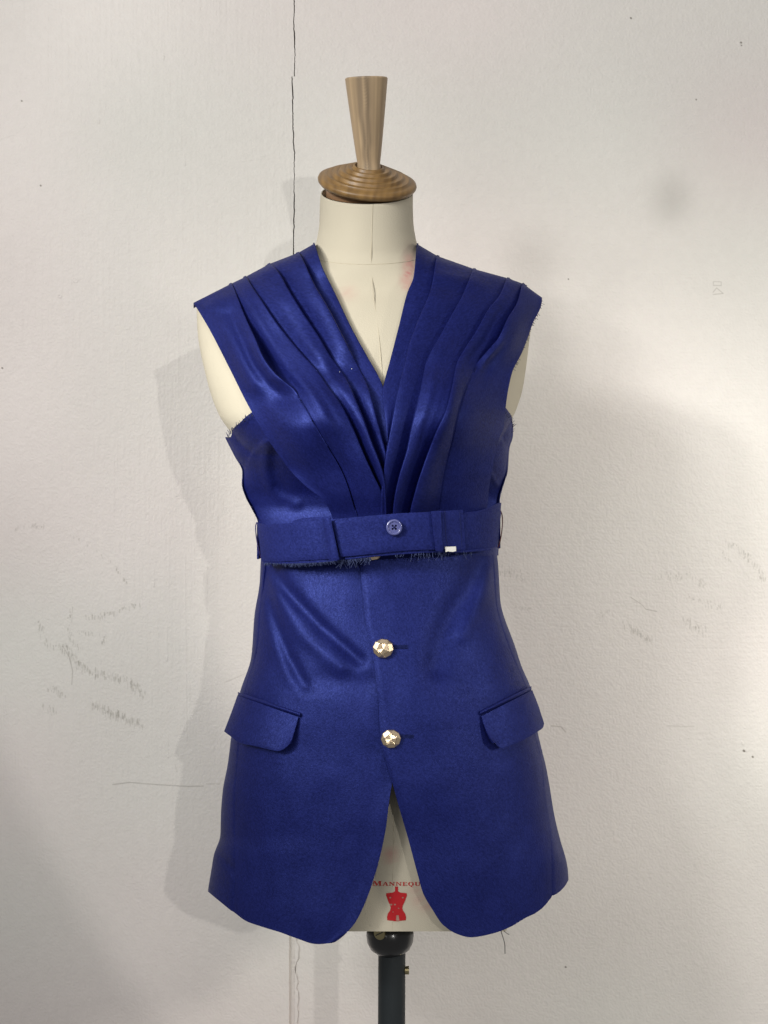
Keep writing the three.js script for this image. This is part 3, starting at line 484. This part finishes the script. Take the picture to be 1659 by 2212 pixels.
// sides and back of the skirt
function skirtSide(left) {
  const hem = left ? (t) => t < Math.PI ? 1971 - 45 * clamp((506 - around(t, 1940, false)[0]) / 58, 0, 1) : 1912 : (t) => t > 0 ? lerp(1900, 1937, smooth(0, 0.55, t)) : 1892;
  part('side_panel', cloth(makeGrid(46, 120, (a, b) => {
    const sv = lerp(1185, left ? 1971 : 1937, b), ts = angleOf((left ? seamL : seamR)(b)[0], sv), t = lerp(ts, left ? 4.3 : -1.16, a), v = lerp(1185, hem(t), b);
    const [u, , z] = around(t, v, false), w = smooth(0, 0.25, a) * smooth(1500, 1700, v);
    const crease = left ? -groove(u, v, [[470, 1840], [505, 1880]], 9, 0.004) : -groove(u, v, [[1185, 1700], [1192, 1760], [1215, 1850]], 7, 0.005);
    return P(u + (left ? 1 : -1) * 0.6 * (a < 0.02 ? 1 : 0), v, z - (a < 0.02 ? 0.0012 : 0) + ripple(u * 1.6, v) * 1.3 * w + crease);
  }), 0.0014), BLUE, tunic);
}
skirtSide(true); skirtSide(false);
part('back_panel', cloth(makeGrid(40, 90, (a, b) => { const t = lerp(4.28, 5.14, a), v = lerp(925, 1915, b); const [u, , z] = around(t, v, false, 0.002); return P(u, v, z); }), 0.0014), BLUE, tunic);

// pocket flaps under their welts
function flap(top, bottom, inner, outer, welt, name) {
  const f = coons(top, bottom, outer, inner);
  part('pocket_flap', cloth(makeGrid(36, 20, (a, b) => { const [u, v] = f(a, b); return P(u, v, zFront(u, v, false, lerp(7, 22, b)) + 0.004 + 0.001 * b + 0.007 * b ** 1.3 + ripple(u * 2, v * 2) * 0.6 - 0.001 * (b > 0.94 ? (b - 0.94) / 0.06 : 0)); }), 0.0017), BLUE, tunic);
  part('pocket_welt', cloth(makeGrid(36, 8, (a, b) => { const [u, v] = welt(a); return P(u, v + 10 * b, zFront(u, v, false, 7) + 0.0012 + 0.0034 * Math.sin(Math.PI * (0.12 + 0.8 * b))); }), 0.001), BLUE, tunic);
}
flap((f) => [lerp(513, 644, f), lerp(1502, 1549, f)], polyline([[484, 1580], [500, 1592], [516, 1603.5], [552, 1612], [590, 1621], [602, 1622], [613, 1618], [622, 1611]]),
  polyline([[644, 1549], [641, 1562], [633, 1588], [629, 1600], [622, 1611]]), polyline([[513, 1502], [500, 1538], [484, 1580]]), (f) => [lerp(514, 648, f), lerp(1495, 1539, f)]);
flap((f) => [lerp(1150, 1040, f), lerp(1491, 1547, f)], polyline([[1175.6, 1563], [1173, 1572], [1162, 1580], [1142, 1592], [1123, 1602], [1100, 1611], [1086, 1616], [1078, 1614], [1070, 1607]]),
  polyline([[1040, 1547], [1046, 1566], [1053, 1583], [1061, 1597], [1070, 1607]]), polyline([[1150, 1491], [1163, 1524], [1175.6, 1563]]), (f) => [lerp(1148, 1037, f), lerp(1482, 1536, f)]);

// gold buttons with cut facets and a ribbed five-sided crown
function goldButton(u, v, r, turn, lift) {
  const z = zFront(u, v) + lift, c = P(u, v, z), R = r * S, pos = [], N = 10;
  const ringAt = (n, rad, zz, off, jit) => Array.from({ length: n }, (_, i) => { const a = 2 * Math.PI * (i + off) / n + turn, q = rad * (1 + jit * (rnd() - 0.5)); return new V3(Math.cos(a) * q, Math.sin(a) * q * 0.93, zz + jit * 0.3 * rad * (rnd() - 0.5)); });
  const A = ringAt(N, R * 0.9, 0, 0, 0), B = ringAt(N, R, R * 0.2, 0, 0.015), C = ringAt(N, R * 0.94, R * 0.36, 0, 0.02), E = ringAt(5, R * 0.64, R * 0.6, 0.25, 0.03), top = new V3(0, 0, R * 0.7);
  const tri = (...p) => p.forEach((q) => pos.push(q.x + c.x, q.y + c.y, q.z + c.z));
  for (let i = 0; i < N; i++) { const j = (i + 1) % N; tri(A[i], A[j], B[j]); tri(A[i], B[j], B[i]); tri(B[i], B[j], C[j]); tri(B[i], C[j], C[i]); tri(A[j], A[i], new V3(0, 0, 0)); }
  for (let e = 0; e < 5; e++) { const a = C[2 * e], b = C[2 * e + 1], d = C[(2 * e + 2) % N], f = E[e], h = E[(e + 1) % 5]; tri(a, b, f); tri(b, d, h); tri(b, h, f); }
  const g = new THREE.BufferGeometry(); g.setAttribute('position', new THREE.Float32BufferAttribute(pos, 3)); g.setAttribute('uv', new THREE.Float32BufferAttribute(new Float32Array(pos.length / 3 * 2), 2)); g.computeVertexNormals();
  const b = part('gold_button', g, GOLD, tunic);
  const crown = [];                                               // ribs: ridges pressed across the crown
  const put = (p) => crown.push(p.x + c.x, p.y + c.y, p.z + c.z);
  for (let i = 0; i < 5; i++) { const a = E[i], d = E[(i + 1) % 5], ribs = i < 3 ? 5 : 1; for (let k = 0; k < ribs; k++) { const p = a.clone().lerp(d, k / ribs), m = a.clone().lerp(d, (k + 0.5) / ribs).lerp(top, 0.1), q = a.clone().lerp(d, (k + 1) / ribs); m.z += ribs > 1 ? R * 0.035 : 0; [p, m, top, m, q, top].forEach(put); } }
  const cg = new THREE.BufferGeometry(); cg.setAttribute('position', new THREE.Float32BufferAttribute(crown, 3)); cg.setAttribute('uv', new THREE.Float32BufferAttribute(new Float32Array(crown.length / 3 * 2), 2)); cg.computeVertexNormals();
  part('crown', cg, GOLD, b);
}
goldButton(806, 1190, 21, 0.2, 0.006); goldButton(827.5, 1400, 21.5, 0.5, 0.0105); goldButton(844.5, 1595, 20.5, 1.3, 0.0105);
function buttonhole(u0, u1, v) {
  part('buttonhole', cloth(makeGrid(12, 4, (a, b) => { const u = lerp(u0, u1, a), vv = v + 8 * (b - 0.5); return P(u, vv, zFront(u, vv) + foldsR(u, vv) + ripple(u + 500, vv) + 0.009 * (1 - smooth(0.1, 0.7, (u - 815) / 300)) + 0.0004); }), 0.0004), satin([0.003, 0.004, 0.03], 0.95), tunic);
}
buttonhole(850, 880, 1397); buttonhole(862, 894, 1591);
// belt loops standing off at both sides, loose threads, pins
part('belt_loop', cloth(makeGrid(24, 4, (a, b) => { const p = polyline([[560, 1131], [555, 1127], [551.5, 1134], [552, 1155], [556, 1180], [563, 1206], [568, 1213]])(a); return P(p[0], p[1], lerp(0.004, -0.012, b)); }), 0.0013), PURPLE, tunic, 'dark thin belt loop on the viewer\'s left');
part('belt_loop', cloth(makeGrid(24, 4, (a, b) => { const p = polyline([[1075, 1106], [1081, 1102], [1085.5, 1112], [1086.5, 1130], [1084, 1155], [1079, 1178], [1074, 1186]])(a); return P(p[0], p[1], lerp(0.004, -0.012, b)); }), 0.0013), std([0.07, 0.008, 0.012], 0.7), tunic, 'dark red edged belt loop on the viewer\'s right');
const THREAD = std([0.05, 0.045, 0.05], 0.8), FRAY = std([0.028, 0.042, 0.12], 0.8), FRAY_DARK = std([0.02, 0.025, 0.09], 0.8);
const zh = zFront(1085, 2005) - 0.004;
part('loose_thread', tube([P(1080, 2006, zh), P(1085, 2020, zh + 0.003), P(1090, 2038, zh + 0.004), P(1091, 2060, zh)], 0.0005, 24, 5), THREAD, tunic);
part('loose_thread', tube([P(1084, 2004, zh), P(1092, 2014, zh + 0.004), P(1100, 2019, zh + 0.004)], 0.00035, 16, 5), THREAD, tunic);
for (const [u, v] of [[760, 797], [734, 803], [881, 787], [932, 789], [995, 792]]) { const z = zFront(u, v) + 0.0145; part('pin', new THREE.SphereGeometry(0.0006, 10, 8).translate(...P(u, v, z).toArray()), STEEL, tunic); }
function fray(curve, n, len, depth, dirs, mat, parent, zf) {       // cut edge coming apart
  const list = [];
  for (let i = 0; i < n; i++) {
    const [u, v] = curve(rnd()), z = zf(u, v) + depth * (rnd() - 0.3), l = len * (0.25 + rnd() ** 2 * 1.2), [dx, dy] = dirs(), b = (rnd() - 0.5) * l * 0.7;
    list.push(tube([P(u - dx * 2, v - dy * 2, z), P(u + dx * l * 0.5 + b * 0.4, v + dy * l * 0.5, z + 0.0012), P(u + dx * l + b, v + dy * l - Math.abs(b) * 0.4, z + 0.002 * rnd())], 0.00018 + 0.00016 * rnd(), 5, 4));
  }
  const m = part('frayed_edge', mergeGeometries(list), mat, parent); m.userData.kind = 'stuff';
}
fray(polyline([[492, 944], [505, 926], [525, 912], [547, 896]]), 50, 8, 0.004, () => [-0.5 + 0.4 * rnd(), -0.9], FRAY_DARK, tunic, (u, v) => zFront(u, v, false, 6) + 0.002);
fray(polyline([[1171, 646], [1167, 665], [1152, 696], [1137, 738], [1127, 763], [1110, 800]]), 45, 4.5, 0.003, () => [0.8, 0.6], FRAY_DARK, tunic, (u, v) => zFront(u, v) + 0.008);
fray(polyline([[1091, 893], [1100, 902], [1107, 918], [1106, 935]]), 24, 6, 0.003, () => [0.8, -0.5], FRAY_DARK, tunic, (u, v) => zFront(u, v, false, 8) + 0.002);

// ------------------------------------------------------------------ the belt
{
  const belt = thing('belt', 'wide blue fabric belt with plastic button and frayed lower edge round the waist', 'belt', P(818, 1213, 0));
  const bz = (u, v, off) => { const n = 2.25, x = clamp(Math.abs(u - 818) / 268, 0, 1); return 0.004 + 0.126 * Math.pow(1 - x ** n, 1 / n) + off; };
  const strip = (name, top, bottom, off, thick, nu, material, label, parent = belt) => part(name, cloth(makeGrid(nu, 14, (a, b) => { const p = top(a), q = bottom(a), u = lerp(p[0], q[0], b), v = lerp(p[1], q[1], b), roll = -0.0012 * ((2 * b - 1) ** 8); return P(u, v, bz(u, v, off(a, b)) + roll + ripple(u * 2, v * 2 + 70) * 0.6); }), thick), material, parent, label);
  // lining that shows above and below
  strip('belt_lining', polyline([[632, 1126], [645, 1121], [680, 1117], [714, 1116]]), polyline([[625, 1150], [645, 1150], [680, 1150], [714, 1150]]), () => -0.0035, 0.0015, 16, BLUE_BELT);
  strip('belt_lining', polyline([[1004, 1107], [1030, 1104], [1060, 1095], [1078, 1086], [1083, 1086]]), polyline([[1004, 1130], [1030, 1130], [1060, 1125], [1076, 1122], [1080, 1120]]), () => -0.004, 0.0015, 20, BLUE_BELT);
  // strap pieces
  strip('strap', polyline([[555, 1129], [575, 1133.5], [605, 1132], [640, 1128], [714, 1123], [740, 1121]]), polyline([[565, 1213], [590, 1213.5], [630, 1212], [690, 1209], [731, 1207], [755, 1206]]), () => 0, 0.002, 50, BLUE_BELT, 'longer strap piece on the viewer\'s left');
  strip('strap', polyline([[716, 1122], [780, 1116], [860, 1109], [921, 1106], [1000, 1101]]), polyline([[736, 1203], [800, 1197], [870, 1190], [941, 1187], [1006, 1188]]), (a) => 0.0055 - 0.003 * smooth(0.75, 1, a), 0.003, 60, BLUE_BELT, 'buttoned strap piece across the front');
  strip('strap', polyline([[985, 1110], [1008, 1109], [1045, 1106], [1083, 1106]]), polyline([[985, 1190], [1008, 1189], [1045, 1186], [1074, 1182]]), () => -0.0005, 0.002, 30, BLUE_BELT, 'strap piece on the viewer\'s right');
  part('strap', cloth(makeGrid(60, 8, (a, b) => { const t = lerp(Math.PI * 1.0, Math.PI * 2, a), u = 818 + 263 * Math.cos(t), v = lerp(lerp(1129, 1106, a), lerp(1208, 1184, a), b); return P(u, v, 0.002 + 0.1 * Math.sin(t)); }), 0.002), BLUE_BELT, belt);
  // folded keepers
  strip('keeper', polyline([[696, 1120], [705, 1119], [714.5, 1119]]), polyline([[711, 1210], [722, 1210], [733, 1209]]), (a) => 0.0085 + 0.0055 * Math.sin(Math.PI * (0.15 + 0.6 * a)), 0.0018, 12, BLUE_BELT);
  strip('keeper', polyline([[931, 1104.5], [941, 1103.5], [952, 1103]]), polyline([[942, 1190], [950, 1190.5], [957, 1189]]), (a) => 0.0095 - 0.0008 * a, 0.0018, 10, BLUE_BELT);
  // rows of stitching near the strap end and along the lower edge
  const dark = satin([0.008, 0.009, 0.05], 0.8), line = (pts, off) => part('stitching', tube(pts.map(([u, v]) => P(u, v, bz(u, v, off))), 0.0006, 30, 5), dark, belt);
  line([[992, 1106], [994, 1130], [996, 1160], [997, 1180]], 0.0026); line([[970, 1104], [971, 1130], [973, 1160], [976, 1180]].map(([u, v]) => [u - 10, v]), 0.0045);
  line([[706, 1124], [713, 1150], [720, 1185], [726, 1205]].map(([u, v]) => [u - 4, v]), 0.0072);
  // turned lower hem
  strip('belt_hem', polyline([[567, 1211], [630, 1212], [690, 1209], [745, 1204]]), polyline([[570, 1218], [630, 1219], [690, 1216], [745, 1212]]), () => -0.003, 0.0012, 40, BLUE_BELT);
  strip('belt_hem', polyline([[745, 1202], [800, 1196], [870, 1189], [940, 1186], [1000, 1188], [1060, 1184]]), polyline([[745, 1210], [800, 1204], [870, 1198], [940, 1194], [1000, 1194], [1060, 1189]]), () => 0.001, 0.0012, 40, BLUE_BELT);
  const zb = (u, v) => bz(u, v, -0.002);
  fray(polyline([[572, 1217], [630, 1219], [690, 1216], [745, 1211], [790, 1206]]), 240, 7, 0.004, () => [-0.2 + 0.6 * rnd(), 0.8], FRAY, belt, zb);
  fray(polyline([[735, 1211], [770, 1209], [800, 1205]]), 60, 17, 0.008, () => [-0.6 + 1.2 * rnd(), 0.8], FRAY, belt, zb);
  fray(polyline([[850, 1200], [900, 1196], [960, 1194], [1020, 1192]]), 60, 15, 0.006, () => [-0.3 + 0.5 * rnd(), 0.9], FRAY, belt, zb);
  // plastic button with four holes and its thread
  const bp = P(851.5, 1139, bz(851.5, 1139, 0.0085)), R = 16 * S;
  const shape = new THREE.Shape(); shape.absarc(0, 0, R * 0.66, 0, 2 * Math.PI); for (const [a, b] of [[1, 1], [1, -1], [-1, 1], [-1, -1]]) { const h = new THREE.Path(); h.absarc(a * R * 0.2, b * R * 0.2, R * 0.13, 0, 2 * Math.PI, true); shape.holes.push(h); }
  const PLASTIC = new THREE.MeshPhysicalMaterial({ color: new THREE.Color().setRGB(0.075, 0.085, 0.24), roughness: 0.3, clearcoat: 0.6, clearcoatRoughness: 0.12 });
  const well = new THREE.ExtrudeGeometry(shape, { depth: 0.0012, bevelEnabled: false, curveSegments: 24 }).translate(bp.x, bp.y, bp.z);
  const rimG = new THREE.LatheGeometry([[0.62, 0], [0.95, 0], [1, 0.0006], [1, 0.0016], [0.94, 0.0023], [0.8, 0.0026], [0.7, 0.0022], [0.64, 0.0012], [0.62, 0]].map(([a, y]) => new THREE.Vector2(a * R, y)), 48).rotateX(Math.PI / 2).translate(bp.x, bp.y, bp.z);
  const btn = part('button', rimG, PLASTIC, belt, 'translucent blue four hole plastic button');
  part('button_face', well, PLASTIC, btn);
  for (const s of [-1, 1]) part('thread', tube([new V3(bp.x - R * 0.2, bp.y - s * R * 0.2, bp.z), new V3(bp.x, bp.y, bp.z + 0.0022), new V3(bp.x + R * 0.2, bp.y + s * R * 0.2, bp.z)], 0.0005, 12, 5), dark, btn);
  // bright metal clip at the strap's lower corner
  const cp = P(973, 1187, bz(973, 1187, 0.0075)), cs = new THREE.Shape(); cs.moveTo(-0.0062, 0.003); cs.lineTo(0.0062, 0.003); cs.lineTo(0.0062, -0.0018); cs.lineTo(0.002, -0.0026); cs.lineTo(-0.003, -0.0018); cs.lineTo(-0.0055, -0.0026); cs.closePath();
  part('metal_clip', new THREE.ExtrudeGeometry(cs, { depth: 0.001, bevelEnabled: true, bevelSize: 0.0003, bevelThickness: 0.0003, bevelSegments: 2 }).rotateZ(0.03).translate(cp.x, cp.y, cp.z), std([0.58, 0.57, 0.52], 0.4), belt, 'small white metal clip showing at the lower edge');
}
renderer.render(scene, camera);
